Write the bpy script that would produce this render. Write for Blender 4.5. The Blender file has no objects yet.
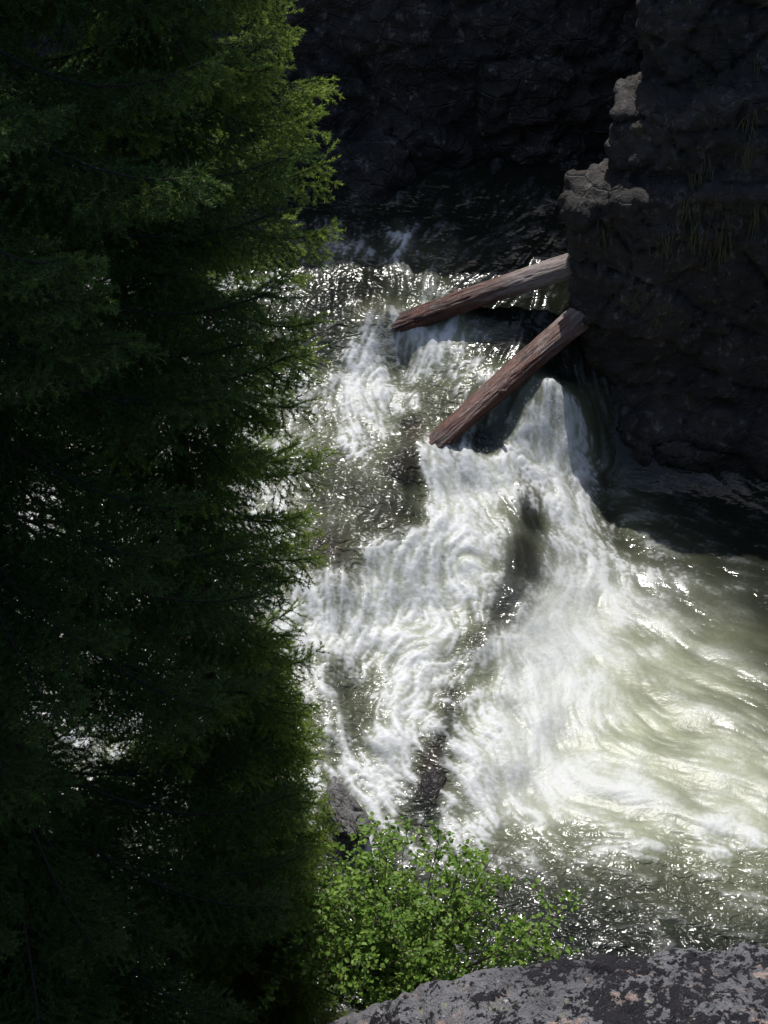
import bpy, bmesh, math, random
import numpy as np
from mathutils import Vector, Matrix

R = math.radians
scene = bpy.context.scene
col = scene.collection

# ------------------------------------------------------------------ camera
CAM_Z, PITCH, VFOV = 12.0, 40.0, 35.0
cd = bpy.data.cameras.new('camera')
cam = bpy.data.objects.new('camera', cd)
col.objects.link(cam)
cam.location = (0, 0, CAM_Z)
cam.rotation_euler = (R(90 - PITCH), 0, 0)
cd.sensor_fit = 'VERTICAL'
cd.angle = R(VFOV)
cd.clip_start = 0.1
cd.clip_end = 3000
scene.camera = cam

# ------------------------------------------------------------------ light
SUN_EL, SUN_AZ = 63.0, -3.0          # azimuth from +Y (ahead of the viewer), clockwise
w = bpy.data.worlds.new('World')
scene.world = w
w.use_nodes = True
nt = w.node_tree
bg = nt.nodes['Background']
sky = nt.nodes.new('ShaderNodeTexSky')
sky.sky_type = 'NISHITA'
sky.sun_disc = False
sky.sun_elevation = R(SUN_EL)
sky.sun_rotation = R(SUN_AZ)
sky.altitude = 1200
sky.dust_density = 3.5
sky.ozone_density = 0.4
nt.links.new(sky.outputs[0], bg.inputs[0])
bg.inputs[1].default_value = 0.15
sd = bpy.data.lights.new('sun', 'SUN')
sun = bpy.data.objects.new('sun', sd)
col.objects.link(sun)
sd.energy = 4.0
sd.angle = R(0.5)
sd.color = (1.0, 0.965, 0.92)
sv = Vector((math.sin(R(SUN_AZ)) * math.cos(R(SUN_EL)), math.cos(R(SUN_AZ)) * math.cos(R(SUN_EL)), math.sin(R(SUN_EL))))
sun.rotation_euler = sv.to_track_quat('Z', 'Y').to_euler()
sun.location = sv * 40

scene.view_settings.view_transform = 'Standard'
scene.view_settings.look = 'None'
scene.view_settings.gamma = 1
scene.view_settings.exposure = 0.2
scene.render.engine = 'CYCLES'
scene.cycles.max_bounces = 5
scene.cycles.diffuse_bounces = 3
scene.cycles.glossy_bounces = 2
scene.cycles.transmission_bounces = 3
scene.cycles.transparent_max_bounces = 4
scene.cycles.sample_clamp_direct = 0.0
scene.cycles.sample_clamp_indirect = 3.0
scene.cycles.use_denoising = True

# ------------------------------------------------------------------ helpers
FPX = 512 / math.tan(R(VFOV / 2))
CP, SP = math.cos(R(PITCH)), math.sin(R(PITCH))


def ray(px, py):
    """Direction of sight through a point of the photograph."""
    u, v = (px - 384) / FPX, (512 - py) / FPX
    return np.array([u, CP + v * SP, -SP + v * CP])


def at_z(px, py, z):
    d = ray(px, py)
    return np.array([0, 0, CAM_Z]) + d * ((z - CAM_Z) / d[2])


def at_y(px, py, y):
    d = ray(px, py)
    return np.array([0, 0, CAM_Z]) + d * (y / d[1])


_rng = np.random.RandomState(7)
_perm = np.concatenate([_rng.permutation(256)] * 3)
_grad = _rng.normal(size=(256, 3))
_grad /= np.linalg.norm(_grad, axis=1)[:, None]


def perlin(P):
    P = np.asarray(P, float)
    I = np.floor(P).astype(int)
    F = P - I
    U = F * F * F * (F * (F * 6 - 15) + 10)
    I &= 255
    out = 0
    for dx in (0, 1):
        a = _perm[I[:, 0] + dx]
        wx = U[:, 0] if dx else 1 - U[:, 0]
        for dy in (0, 1):
            b = _perm[a + I[:, 1] + dy]
            wy = U[:, 1] if dy else 1 - U[:, 1]
            for dz in (0, 1):
                g = _grad[_perm[b + I[:, 2] + dz]]
                wz = U[:, 2] if dz else 1 - U[:, 2]
                dot = g[:, 0] * (F[:, 0] - dx) + g[:, 1] * (F[:, 1] - dy) + g[:, 2] * (F[:, 2] - dz)
                out = out + dot * wx * wy * wz
    return out * 1.5


def fbm(P, octv=5, lac=2.03, gain=0.5, ridge=False):
    P = np.asarray(P, float)
    s, a, tot = 0, 1.0, 0
    for k in range(octv):
        n = perlin(P + k * 17.3)
        if ridge:
            n = 1 - 2 * np.abs(n)
        s = s + a * n
        tot += a
        a *= gain
        P = P * lac
    return s / tot


def cells(P, seed=0):
    """Worley F1, F2 and a random value of the nearest cell."""
    P = np.asarray(P, float)
    I = np.floor(P).astype(int)
    f1 = np.full(len(P), 9.0)
    f2 = np.full(len(P), 9.0)
    val = np.zeros(len(P))
    off = np.random.RandomState(seed + 99).rand(256, 4)
    for dx in (-1, 0, 1):
        for dy in (-1, 0, 1):
            for dz in (-1, 0, 1):
                C = I + (dx, dy, dz)
                h = _perm[_perm[_perm[C[:, 0] & 255] + (C[:, 1] & 255)] + (C[:, 2] & 255)]
                d = np.linalg.norm(C + off[h, :3] - P, axis=1)
                nearer = d < f1
                f2 = np.where(nearer, f1, np.minimum(f2, d))
                val = np.where(nearer, off[h, 3], val)
                f1 = np.where(nearer, d, f1)
    return f1, f2, val


def sstep(a, b, x):
    t = np.clip((x - a) / (b - a), 0, 1)
    return t * t * (3 - 2 * t)


def mesh_obj(name, verts, faces, mat, parent=None, smooth=True, attrs=None):
    """faces: array (n,3) or (n,4), or a list of such arrays."""
    me = bpy.data.meshes.new(name)
    verts = np.asarray(verts, np.float32)
    fl = faces if isinstance(faces, list) else [faces]
    fl = [np.asarray(f, np.int32) for f in fl if len(f)]
    me.vertices.add(len(verts))
    me.vertices.foreach_set('co', verts.ravel())
    tot = sum(f.size for f in fl)
    me.loops.add(tot)
    me.loops.foreach_set('vertex_index', np.concatenate([f.ravel() for f in fl]))
    nf = sum(len(f) for f in fl)
    sizes = np.concatenate([np.full(len(f), f.shape[1], np.int32) for f in fl])
    starts = np.concatenate([[0], np.cumsum(sizes)[:-1]]).astype(np.int32)
    me.polygons.add(nf)
    me.polygons.foreach_set('loop_start', starts)
    me.polygons.foreach_set('use_smooth', np.full(nf, smooth, bool))
    for k, v in (attrs or {}).items():
        a = me.attributes.new(k, 'FLOAT', 'POINT')
        a.data.foreach_set('value', np.asarray(v, np.float32))
    me.update(calc_edges=True)
    me.validate()
    me.materials.append(mat)
    o = bpy.data.objects.new(name, me)
    col.objects.link(o)
    if parent:
        o.parent = parent
    return o


def empty(name, loc):
    o = bpy.data.objects.new(name, None)
    col.objects.link(o)
    o.location = loc
    o.empty_display_size = 0.2
    return o


def tag(o, label=None, cat=None, group=None, kind=None):
    for k, v in (('label', label), ('category', cat), ('group', group), ('kind', kind)):
        if v:
            o[k] = v
    return o


class Nodes:
    def __init__(self, name):
        self.m = bpy.data.materials.new(name)
        self.m.use_nodes = True
        self.t = self.m.node_tree
        self.b = self.t.nodes['Principled BSDF']
        self.out = self.t.nodes['Material Output']

    def n(self, kind, **kw):
        nd = self.t.nodes.new(kind)
        for k, v in kw.items():
            setattr(nd, k, v)
        return nd

    def put(self, sock, v):
        if hasattr(v, 'is_output'):
            self.t.links.new(v, sock)
        elif isinstance(v, tuple) and len(v) == 3 and sock.type == 'RGBA':
            sock.default_value = (*v, 1)
        else:
            sock.default_value = v

    def coord(self, kind='Object', scale=None):
        c = self.n('ShaderNodeTexCoord').outputs[kind]
        if scale is None:
            return c
        mp = self.n('ShaderNodeMapping')
        self.put(mp.inputs[0], c)
        mp.inputs['Scale'].default_value = scale
        return mp.outputs[0]

    def noise(self, vec, scale, detail=4, rough=0.55, dist=0.0):
        nd = self.n('ShaderNodeTexNoise')
        self.put(nd.inputs['Vector'], vec)
        nd.inputs['Scale'].default_value = scale
        nd.inputs['Detail'].default_value = detail
        nd.inputs['Roughness'].default_value = rough
        nd.inputs['Distortion'].default_value = dist
        return nd.outputs[0]

    def voro(self, vec, scale, feature='F1', out=0, rnd=1.0):
        nd = self.n('ShaderNodeTexVoronoi', feature=feature)
        self.put(nd.inputs['Vector'], vec)
        nd.inputs['Scale'].default_value = scale
        nd.inputs['Randomness'].default_value = rnd
        return nd.outputs[out]

    def rng(self, v, a, b, c=0.0, d=1.0, smooth=True):
        nd = self.n('ShaderNodeMapRange')
        if smooth:
            nd.interpolation_type = 'SMOOTHSTEP'
        self.put(nd.inputs[0], v)
        for i, x in enumerate((a, b, c, d)):
            self.put(nd.inputs[1 + i], x)
        return nd.outputs[0]

    def math(self, op, a, b=0.0, clamp=False):
        nd = self.n('ShaderNodeMath', operation=op)
        nd.use_clamp = clamp
        self.put(nd.inputs[0], a)
        self.put(nd.inputs[1], b)
        return nd.outputs[0]

    def mix(self, f, a, b):
        nd = self.n('ShaderNodeMix', data_type='RGBA')
        self.put(nd.inputs[0], f)
        self.put(nd.inputs[6], a)
        self.put(nd.inputs[7], b)
        return nd.outputs[2]

    def attr(self, name):
        return self.n('ShaderNodeAttribute', attribute_name=name).outputs['Fac']

    def bump(self, h, strength, dist, normal=None):
        nd = self.n('ShaderNodeBump')
        self.put(nd.inputs['Height'], h)
        self.put(nd.inputs['Strength'], strength)
        nd.inputs['Distance'].default_value = dist
        if normal is not None:
            self.put(nd.inputs['Normal'], normal)
        return nd.outputs[0]

    def fin(self, color=None, rough=None, normal=None, spec=None, ior=None):
        if color is not None:
            self.put(self.b.inputs['Base Color'], color)
        if rough is not None:
            self.put(self.b.inputs['Roughness'], rough)
        if normal is not None:
            self.put(self.b.inputs['Normal'], normal)
        if spec is not None:
            self.put(self.b.inputs['Specular IOR Level'], spec)
        if ior is not None:
            self.put(self.b.inputs['IOR'], ior)
        return self.m


# ------------------------------------------------------------------ materials
def water_material():
    M = Nodes('white_water')
    c = M.coord()
    foam, aer, brown = M.attr('foam'), M.attr('aerated'), M.attr('brown')
    n1 = M.noise(c, 38, 4, 0.6, 0.4)
    n2 = M.noise(c, 9, 4, 0.6, 0.6)
    fine = M.math('ADD', M.math('MULTIPLY', M.math('SUBTRACT', n1, 0.5), 0.9), M.math('MULTIPLY', M.math('SUBTRACT', n2, 0.5), 0.5))
    edge = M.math('MULTIPLY', M.math('MULTIPLY', foam, M.math('SUBTRACT', 1.0, foam)), 2.4)
    f = M.math('ADD', foam, M.math('MULTIPLY', fine, edge), True)
    clear = M.mix(brown, (0.010, 0.012, 0.008), (0.040, 0.031, 0.021))
    milky = M.mix(n2, (0.21, 0.23, 0.13), (0.35, 0.37, 0.24))
    base = M.mix(aer, clear, milky)
    colr = M.mix(f, base, (0.565, 0.575, 0.57))
    rough = M.math('MAXIMUM', M.rng(f, 0.15, 0.8, 0.13, 0.5), M.rng(aer, 0.2, 0.8, 0.12, 0.36))
    b1 = M.noise(M.coord('Object', (0.8, 1.25, 1)), 8.5, 2.5, 0.5, 0.9)
    b2 = M.noise(c, 42, 2, 0.5, 0.5)
    calm = M.math('MULTIPLY', M.math('MULTIPLY', M.rng(f, 0, 0.6, 1.0, 0.22), M.rng(aer, 0.15, 0.6, 0.8, 0.35)), M.attr('ripple'))
    nrm = M.bump(b1, calm, 0.085)
    nrm = M.bump(b2, M.rng(f, 0.05, 0.5, 0.12, 0.3), 0.012, nrm)
    return M.fin(colr, rough, nrm, ior=1.33)


def rock_material(name, dark, mid, pale, moss=None, scale=1.0, rough=0.75, bump=1.0, lichen=False, moss_amount=0.5):
    M = Nodes(name)
    c = M.coord()
    n1 = M.noise(c, 1.3 * scale, 8, 0.6, 0.3)
    n2 = M.noise(c, 7 * scale, 8, 0.65, 0.2)
    n3 = M.noise(c, 40 * scale, 5, 0.6)
    colr = M.mix(M.rng(n1, 0.35, 0.65), dark, mid)
    colr = M.mix(M.rng(n2, 0.55, 0.75), colr, pale)
    colr = M.mix(M.rng(n3, 0.3, 0.75, 0.0, 0.55), colr, dark)
    if moss:
        m = M.math('MULTIPLY', M.rng(M.noise(c, 2.2 * scale, 6, 0.6), 1 - moss_amount, 1.1 - moss_amount * 0.9), M.rng(n2, 0.4, 0.6))
        colr = M.mix(m, colr, moss)
    if moss and bump >= 1.0:
        fl = M.rng(M.noise(M.coord('Object', (1, 1, 0.7)), 9, 8, 0.72), 0.56, 0.66)
        colr = M.mix(M.math('MULTIPLY', fl, M.rng(n1, 0.42, 0.62)), colr, pale)
    if lichen:
        pk = M.mix(M.rng(M.noise(M.coord('Object', (0.7, 1.6, 3.5)), 4, 7, 0.66), 0.57, 0.62), colr, (0.36, 0.27, 0.23))
        sep = M.n('ShaderNodeSeparateXYZ')
        M.put(sep.inputs[0], c)
        band = M.math('ADD', M.rng(M.noise(c, 3.0, 3, 0.5), 0.40, 0.62, -0.06, 0.08), M.rng(sep.outputs[0], -1.7, -0.3, -0.035, 0.065))
        v = M.noise(c, 21, 10, 0.72, 0.15)
        lm = M.rng(M.math('ADD', v, band), 0.535, 0.568)
        dk = M.mix(n3, (0.008, 0.007, 0.010), (0.055, 0.048, 0.060))
        colr = M.mix(lm, pk, dk)
        v2 = M.noise(c, 14, 8, 0.7)
        colr = M.mix(M.rng(M.math('ADD', v2, M.math('MULTIPLY', n1, 0.25)), 0.76, 0.80), colr, (0.30, 0.32, 0.17))
        colr = M.mix(M.rng(M.noise(c, 23, 6, 0.7), 0.64, 0.69), colr, (0.5, 0.47, 0.46))
    lich_h = M.math('MULTIPLY', lm, M.math('MULTIPLY', v, 1.1)) if lichen else 0.0
    cr = M.voro(M.coord('Object', (1, 1, 1.7)), 3.0 * scale, 'DISTANCE_TO_EDGE')
    blk = M.n('ShaderNodeTexVoronoi', feature='F1')
    M.put(blk.inputs['Vector'], M.coord('Object', (1, 1, 1.8)))
    blk.inputs['Scale'].default_value = 5.5 * scale
    bs = M.n('ShaderNodeSeparateColor')
    M.put(bs.inputs[0], blk.outputs['Color'])
    n2h = M.math('ADD', n2, M.math('MULTIPLY', bs.outputs[0], 0.0 if lichen else 0.35))
    h = M.math('ADD', M.math('MULTIPLY', n2h, 1.0), M.math('ADD', M.math('MULTIPLY', n3, 0.28), M.math('ADD', lich_h, M.rng(cr, 0, 0.06, -0.02 if lichen else -0.2, 0.0))))
    return M.fin(colr, rough, M.bump(h, 0.9 * bump, 0.09 / scale), spec=0.4)


def wood_material():
    M = Nodes('weathered_wood')
    g = M.coord('Object', (1.2, 14, 14))
    n1 = M.noise(g, 2.2, 6, 0.6, 0.4)
    n2 = M.noise(M.coord('Object', (4, 40, 40)), 1.6, 5, 0.65)
    n3 = M.noise(M.coord(), 3.5, 5, 0.6)
    wet = M.attr('wet')
    n4 = M.noise(M.coord('Object', (1.6, 7, 7)), 1.7, 6, 0.65, 0.6)
    grey = M.mix(n1, (0.12, 0.095, 0.085), (0.40, 0.34, 0.31))
    red = M.mix(M.rng(n1, 0.35, 0.65), (0.022, 0.009, 0.006), (0.14, 0.042, 0.024))
    pink = M.mix(n1, (0.040, 0.016, 0.010), (0.155, 0.070, 0.048))
    k1 = M.rng(M.math('ADD', wet, M.math('MULTIPLY', M.math('SUBTRACT', n4, 0.5), 1.6)), 0.10, 0.75)
    k2 = M.rng(M.math('ADD', wet, M.math('MULTIPLY', M.math('SUBTRACT', n3, 0.5), 2.0)), 0.55, 0.95)
    colr = M.mix(k2, M.mix(k1, grey, pink), red)
    colr = M.mix(M.rng(n2, 0.50, 0.70, 0, 0.85), colr, (0.02, 0.012, 0.009))
    h = M.math('ADD', n1, M.math('MULTIPLY', n2, 0.7))
    return M.fin(colr, M.rng(wet, 0, 1, 0.75, 0.38), M.bump(h, 0.8, 0.03))


def bark_material(name, a, b):
    M = Nodes(name)
    c = M.coord('Object', (1, 1, 0.3))
    n = M.noise(c, 22, 6, 0.65, 0.5)
    return M.fin(M.mix(n, a, b), 0.85, M.bump(n, 1.0, 0.03))


def leaf_material(name, dark, lit, fresh, trans=0.4, rough=0.45):
    M = Nodes(name)
    v, fr = M.attr('shade'), M.attr('fresh')
    colr = M.mix(fr, M.mix(v, dark, lit), fresh)
    M.fin(colr, rough, spec=0.35)
    tr = M.n('ShaderNodeBsdfTranslucent')
    M.put(tr.inputs[0], colr)
    mx = M.n('ShaderNodeMixShader')
    mx.inputs[0].default_value = trans
    M.t.links.new(M.b.outputs[0], mx.inputs[1])
    M.t.links.new(tr.outputs[0], mx.inputs[2])
    M.t.links.new(mx.outputs[0], M.out.inputs[0])
    return M.m


def ground_material():
    M = Nodes('bank_soil')
    c = M.coord()
    n = M.noise(c, 0.9, 8, 0.65)
    n2 = M.noise(c, 9, 8, 0.7)
    colr = M.mix(M.rng(n, 0.4, 0.6), (0.035, 0.026, 0.018), (0.035, 0.045, 0.016))
    colr = M.mix(M.rng(n2, 0.5, 0.7), colr, (0.10, 0.085, 0.07))
    return M.fin(colr, 0.9, M.bump(n2, 1, 0.1))


WATER = water_material()
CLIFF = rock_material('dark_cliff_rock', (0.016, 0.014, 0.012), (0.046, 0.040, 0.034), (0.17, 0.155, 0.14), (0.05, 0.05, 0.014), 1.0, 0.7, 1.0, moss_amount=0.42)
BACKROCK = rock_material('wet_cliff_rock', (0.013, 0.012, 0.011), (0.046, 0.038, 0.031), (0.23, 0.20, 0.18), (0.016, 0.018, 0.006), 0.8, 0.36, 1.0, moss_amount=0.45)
BOULDER = rock_material('grey_boulder_rock', (0.06, 0.055, 0.05), (0.22, 0.215, 0.205), (0.38, 0.375, 0.36), None, 2.6, 0.55, 1.0)
WETROCK = rock_material('wet_brown_rock', (0.012, 0.010, 0.010), (0.036, 0.029, 0.027), (0.12, 0.105, 0.10), None, 2.6, 0.14, 0.9)
LICHEN = rock_material('lichen_granite', (0.12, 0.117, 0.122), (0.21, 0.205, 0.215), (0.31, 0.30, 0.31), None, 1.6, 0.85, 1.4, lichen=True)
WOOD = wood_material()
BARK = bark_material('spruce_bark', (0.012, 0.009, 0.007), (0.045, 0.036, 0.030))
TWIG = bark_material('alder_bark', (0.05, 0.04, 0.03), (0.14, 0.115, 0.09))
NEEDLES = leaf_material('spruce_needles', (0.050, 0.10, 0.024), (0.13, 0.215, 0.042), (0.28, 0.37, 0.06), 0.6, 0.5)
SHADED_NEEDLES = leaf_material('shaded_spruce_needles', (0.036, 0.078, 0.020), (0.082, 0.155, 0.032), (0.22, 0.28, 0.042), 0.45, 0.5)  # darker greens: shade on the big spruce is put into the needle colour
LEAVES = leaf_material('alder_leaves', (0.095, 0.18, 0.026), (0.19, 0.32, 0.046), (0.28, 0.40, 0.07), 0.45, 0.5)
GROUND = ground_material()

# ------------------------------------------------------------------ creek: level of the water surface
LEVEL = [  # (px, py, metres): how high the stream runs at marked spots of the bed
    (300, 225, 1.95), (400, 222, 1.95), (500, 235, 1.92), (560, 250, 1.9), (640, 230, 1.9), (330, 290, 1.78), (400, 290, 1.75),
    (470, 300, 1.70), (550, 300, 1.66), (385, 316, 1.66), (360, 325, 1.63), (398, 348, 1.36), (425, 440, 1.00), (445, 425, 1.06), (430, 335, 1.46), (490, 335, 1.48), (545, 345, 1.40), (400, 365, 1.22), (350, 400, 1.16), (450, 395, 1.20),
    (500, 380, 1.28), (540, 375, 1.28), (565, 420, 0.85), (540, 440, 0.78), (500, 440, 0.86), (590, 465, 0.25), (640, 480, 0.03), (768, 500, 0), (320, 480, 1.02),
    (400, 470, 0.98), (440, 455, 0.92), (470, 490, 0.62), (520, 520, 0.52), (560, 520, 0.22), (600, 545, 0.05), (320, 560, 0.86),
    (390, 545, 0.80), (400, 585, 0.55), (460, 580, 0.46), (515, 600, 0.34), (560, 600, 0.06), (290, 640, 0.60), (380, 650, 0.40), (450, 660, 0.32),
    (500, 660, 0.20), (550, 680, 0.02), (320, 720, 0.42), (400, 720, 0.26), (450, 730, 0.20), (500, 760, 0.0), (360, 800, 0.15),
    (430, 785, 0.16), (600, 700, 0), (700, 700, 0), (768, 640, 0), (768, 800, 0), (600, 850, 0), (500, 880, 0), (700, 940, 0), (560, 960, 0),
    (300, 900, 0.02), (400, 900, 0), (200, 920, 0.02), (100, 980, 0), (0, 960, 0.05), (0, 250, 1.9), (150, 230, 1.9), (0, 400, 1.4), (150, 400, 1.3),
    (0, 550, 0.9), (150, 550, 0.9), (0, 700, 0.5), (150, 700, 0.5), (220, 800, 0.2), (0, 820, 0.2), (900, 500, 0), (900, 700, 0), (900, 900, 0)]


def tps(pts, vals, lam=1e-3):
    n = len(pts)
    d = np.linalg.norm(pts[:, None] - pts[None], axis=2)
    K = np.where(d > 0, d * d * np.log(d + 1e-9), 0) + lam * np.eye(n)
    P = np.c_[np.ones(n), pts]
    A = np.block([[K, P], [P.T, np.zeros((3, 3))]])
    s = np.linalg.solve(A, np.r_[vals, 0, 0, 0])

    def f(q):
        dd = np.linalg.norm(q[:, None] - pts[None], axis=2)
        return np.where(dd > 0, dd * dd * np.log(dd + 1e-9), 0) @ s[:n] + s[n] + q @ s[n + 1:]
    return f


lv_pts = np.array([at_z(a, b, c)[:2] for a, b, c in LEVEL])
level = tps(lv_pts, np.array([c for *_, c in LEVEL]), 0.02)


def on_water(px, py):
    z = 0.8
    for _ in range(14):
        p = at_z(px, py, z)
        z += 0.7 * (float(level(p[None, :2])[0]) - z)
    return at_z(px, py, z)


# ------------------------------------------------------------------ ground
def bank_height(x, y):
    near = (7.62 - y) * 1.2 + 0.25 * np.sin(x * 1.3 + 1)
    near = np.minimum(near, 10.3 + 0.03 * np.maximum(-y, 0))
    left = (-5.6 - x) * 1.1
    left = np.minimum(left, 9 + 0.12 * np.maximum(-x - 5, 0))
    right = (x - 6.6) * 1.1
    right = np.minimum(right, 7 + 0.12 * np.maximum(x - 7, 0))
    far = (y - 18.6) * 0.75
    far = np.minimum(far, 6 + 0.25 * np.maximum(y - 22, 0))
    bed = -0.95 + np.clip((y - 13) / 6, 0, 1) * 1.3 * np.clip((3.2 - x) / 2, 0, 1)
    return np.minimum(np.maximum.reduce([near, left, right, far, bed]), 90)


def grid_axis(lo, hi, step, far, n):
    core = np.arange(lo, hi + 1e-6, step)
    g = np.geomspace(1, far, n) - 1 + step
    return np.r_[(lo - g)[::-1], core, hi + g]


gx, gy = grid_axis(-9, 10, 0.16, 900, 34), grid_axis(-3, 24, 0.16, 900, 34)
GX, GY = np.meshgrid(gx, gy)
P2 = np.c_[GX.ravel(), GY.ravel()]
GZ = bank_height(P2[:, 0], P2[:, 1])
P3 = np.c_[P2, np.zeros(len(P2))]
GZ = GZ + 0.22 * fbm(P3 * 0.9, 5) + np.where(np.abs(P2[:, 0]) + np.abs(P2[:, 1]) > 60, 6 * fbm(P3 * 0.02, 4), 0)


def quads(nx, ny):
    i = np.arange((ny - 1) * nx).reshape(ny - 1, nx)[:, :-1].ravel()
    return np.c_[i, i + 1, i + nx + 1, i + nx]


g = mesh_obj('ground', np.c_[P2, GZ], quads(len(gx), len(gy)), GROUND)
tag(g, kind='structure')

# ------------------------------------------------------------------ creek: flow, foam and waves
CELL = 0.0145
X0, X1, Y0, Y1 = -6.6, 7.4, 6.9, 20.4
nx, ny = int((X1 - X0) / CELL) + 1, int((Y1 - Y0) / CELL) + 1
rs = np.random.RandomState(11)


def upsample(Z, cx, cy):
    """Z on coarse axes cx, cy -> fine grid, smooth."""
    fx = np.linspace(X0, X1, nx)
    fy = np.linspace(Y0, Y1, ny)

    def cub(A, src, dst):
        h = src[1] - src[0]
        t = np.clip((dst - src[0]) / h, 0, len(src) - 1.001)
        i = t.astype(int)
        f = (t - i)[:, None]
        g_ = lambda k: A[np.clip(i + k, 0, len(src) - 1)]
        a, b, c_, d = g_(-1), g_(0), g_(1), g_(2)
        return b + 0.5 * f * (c_ - a + f * (2 * a - 5 * b + 4 * c_ - d + f * (3 * (b - c_) + d - a)))
    return cub(cub(Z, cy, fy).T, cx, fx).T


cx = np.linspace(X0, X1, 141)
cy = np.linspace(Y0, Y1, 136)
CX, CY = np.meshgrid(cx, cy)
CQ = np.c_[CX.ravel(), CY.ravel()]
base_c = level(CQ).reshape(CX.shape)
base_z = upsample(np.clip(base_c, -0.05, 2.1), cx, cy)

# how much of the surface is foam (0..9) where the stream breaks, read along rows of the bed
FX = [0, 80, 160, 240, 280, 320, 360, 400, 440, 480, 520, 560, 600, 640, 680, 720, 768]
FOAM = {
    200: '0 0 0 0 0 0 0 1 0 0 0 0 0 0 0 0 0',
    230: '1 1 1 1 1 2 1 2 1 1 0 0 0 0 0 0 0',
    255: '2 2 2 2 2 2 2 3 1 1 0 0 0 0 0 0 0',
    280: '3 3 3 3 2 2 1 2 1 1 1 1 0 0 0 0 0',
    320: '4 4 4 4 2 1 1 2 3 4 1 1 0 0 0 0 0',
    360: '4 4 4 4 3 3 7 7 6 4 2 0 0 0 0 0 0',
    400: '4 4 4 4 3 3 7 5 3 3 3 3 1 0 0 0 0',
    440: '4 4 4 4 3 2 5 3 2 7 7 8 0 0 0 0 0',
    480: '5 5 5 5 4 3 3 2 7 9 6 8 1 0 0 0 0',
    520: '5 5 5 5 4 3 2 2 7 8 3 6 4 1 1 0 0',
    560: '5 5 5 5 4 1 4 8 9 7 2 7 5 2 1 1 0',
    600: '5 5 5 5 7 5 8 9 9 5 3 8 7 4 2 1 0',
    640: '5 5 5 5 6 7 8 7 7 3 6 8 6 4 2 1 0',
    680: '5 5 5 5 5 6 5 7 7 5 7 8 4 3 2 1 1',
    720: '5 5 5 5 5 3 3 7 5 6 9 7 4 2 2 2 1',
    760: '5 5 5 5 5 3 6 7 2 8 9 7 4 3 2 2 2',
    800: '4 4 4 4 4 4 6 5 3 8 7 5 5 5 4 3 3',
    840: '3 3 3 3 3 3 4 4 4 4 3 3 3 3 4 5 4',
    880: '2 2 2 2 2 2 2 2 2 2 1 1 1 1 1 2 2',
    920: '1 1 1 1 1 1 1 1 1 1 1 0 0 1 1 1 1',
    970: '1 1 1 1 1 1 1 1 1 1 1 1 1 1 1 1 1'}
# aeration (0..9): pale green water full of bubbles under the foam
MILK = {
    200: '0 0 0 0 0 0 0 0 0 0 0 0 0 0 0 0 0',
    280: '1 1 1 1 1 1 1 1 1 0 0 0 0 0 0 0 0',
    340: '2 2 2 2 1 2 3 4 5 4 1 1 0 0 0 0 0',
    400: '3 3 3 3 2 3 5 4 3 3 5 6 0 0 0 0 0',
    460: '4 4 4 4 3 4 3 3 4 7 6 5 1 0 0 0 0',
    520: '4 4 4 4 3 3 2 2 6 8 2 4 3 1 0 0 0',
    560: '4 4 4 4 3 1 4 7 8 7 2 5 4 1 1 0 0',
    600: '4 4 4 4 4 3 7 8 8 5 2 7 7 4 2 1 0',
    640: '4 4 4 4 4 5 6 6 6 3 6 9 9 8 5 3 1',
    700: '4 4 4 4 4 3 3 6 4 5 9 9 9 8 7 5 3',
    760: '4 4 4 4 3 3 4 6 1 7 9 9 9 8 8 7 5',
    810: '3 3 3 3 3 3 4 3 2 7 8 8 9 9 8 8 8',
    850: '1 1 1 1 1 1 1 1 2 2 2 3 3 4 5 6 6',
    890: '0 0 0 0 0 0 0 0 0 0 0 0 0 1 1 2 2',
    960: '0 0 0 0 0 0 0 0 0 0 0 0 0 0 0 0 0'}
# dark brown rock just under the surface (0..9)
BROWN = [(335, 560, 0.34, 0.6), (345, 585, 0.25, 0.45), (420, 440, 0.22, 0.9), (405, 470, 0.2, 0.6), (380, 318, 0.25, 0.8), (525, 500, 0.22, 0.5), (520, 545, 0.22, 0.35),
         (430, 770, 0.22, 0.8), (500, 620, 0.2, 0.5), (395, 540, 0.25, 0.4), (330, 420, 0.3, 0.4), (480, 450, 0.15, 0.4)]


def spread(table, sig):
    P, V = [], []
    for py, row in table.items():
        for px, v in zip(FX, row.split()):
            P.append(on_water(px, py)[:2])
            V.append(int(v) / 9)
    P, V = np.array(P), np.array(V)
    d2 = ((CQ[:, None] - P[None]) ** 2).sum(2)
    W = np.exp(-d2 / (2 * sig * sig)) + 1e-6 / (d2 + 0.1)
    return upsample(((W @ V) / W.sum(1)).reshape(CX.shape), cx, cy)


XG, YG = np.meshgrid(np.linspace(X0, X1, nx), np.linspace(Y0, Y1, ny))
D = np.clip(spread(FOAM, 0.18), 0, 1)
D = np.clip(D + 0.9 * (D - 0.62) * D * (1 - D) * 2, 0, 1)
A = np.clip(spread(MILK, 0.30), 0, 1)

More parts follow.
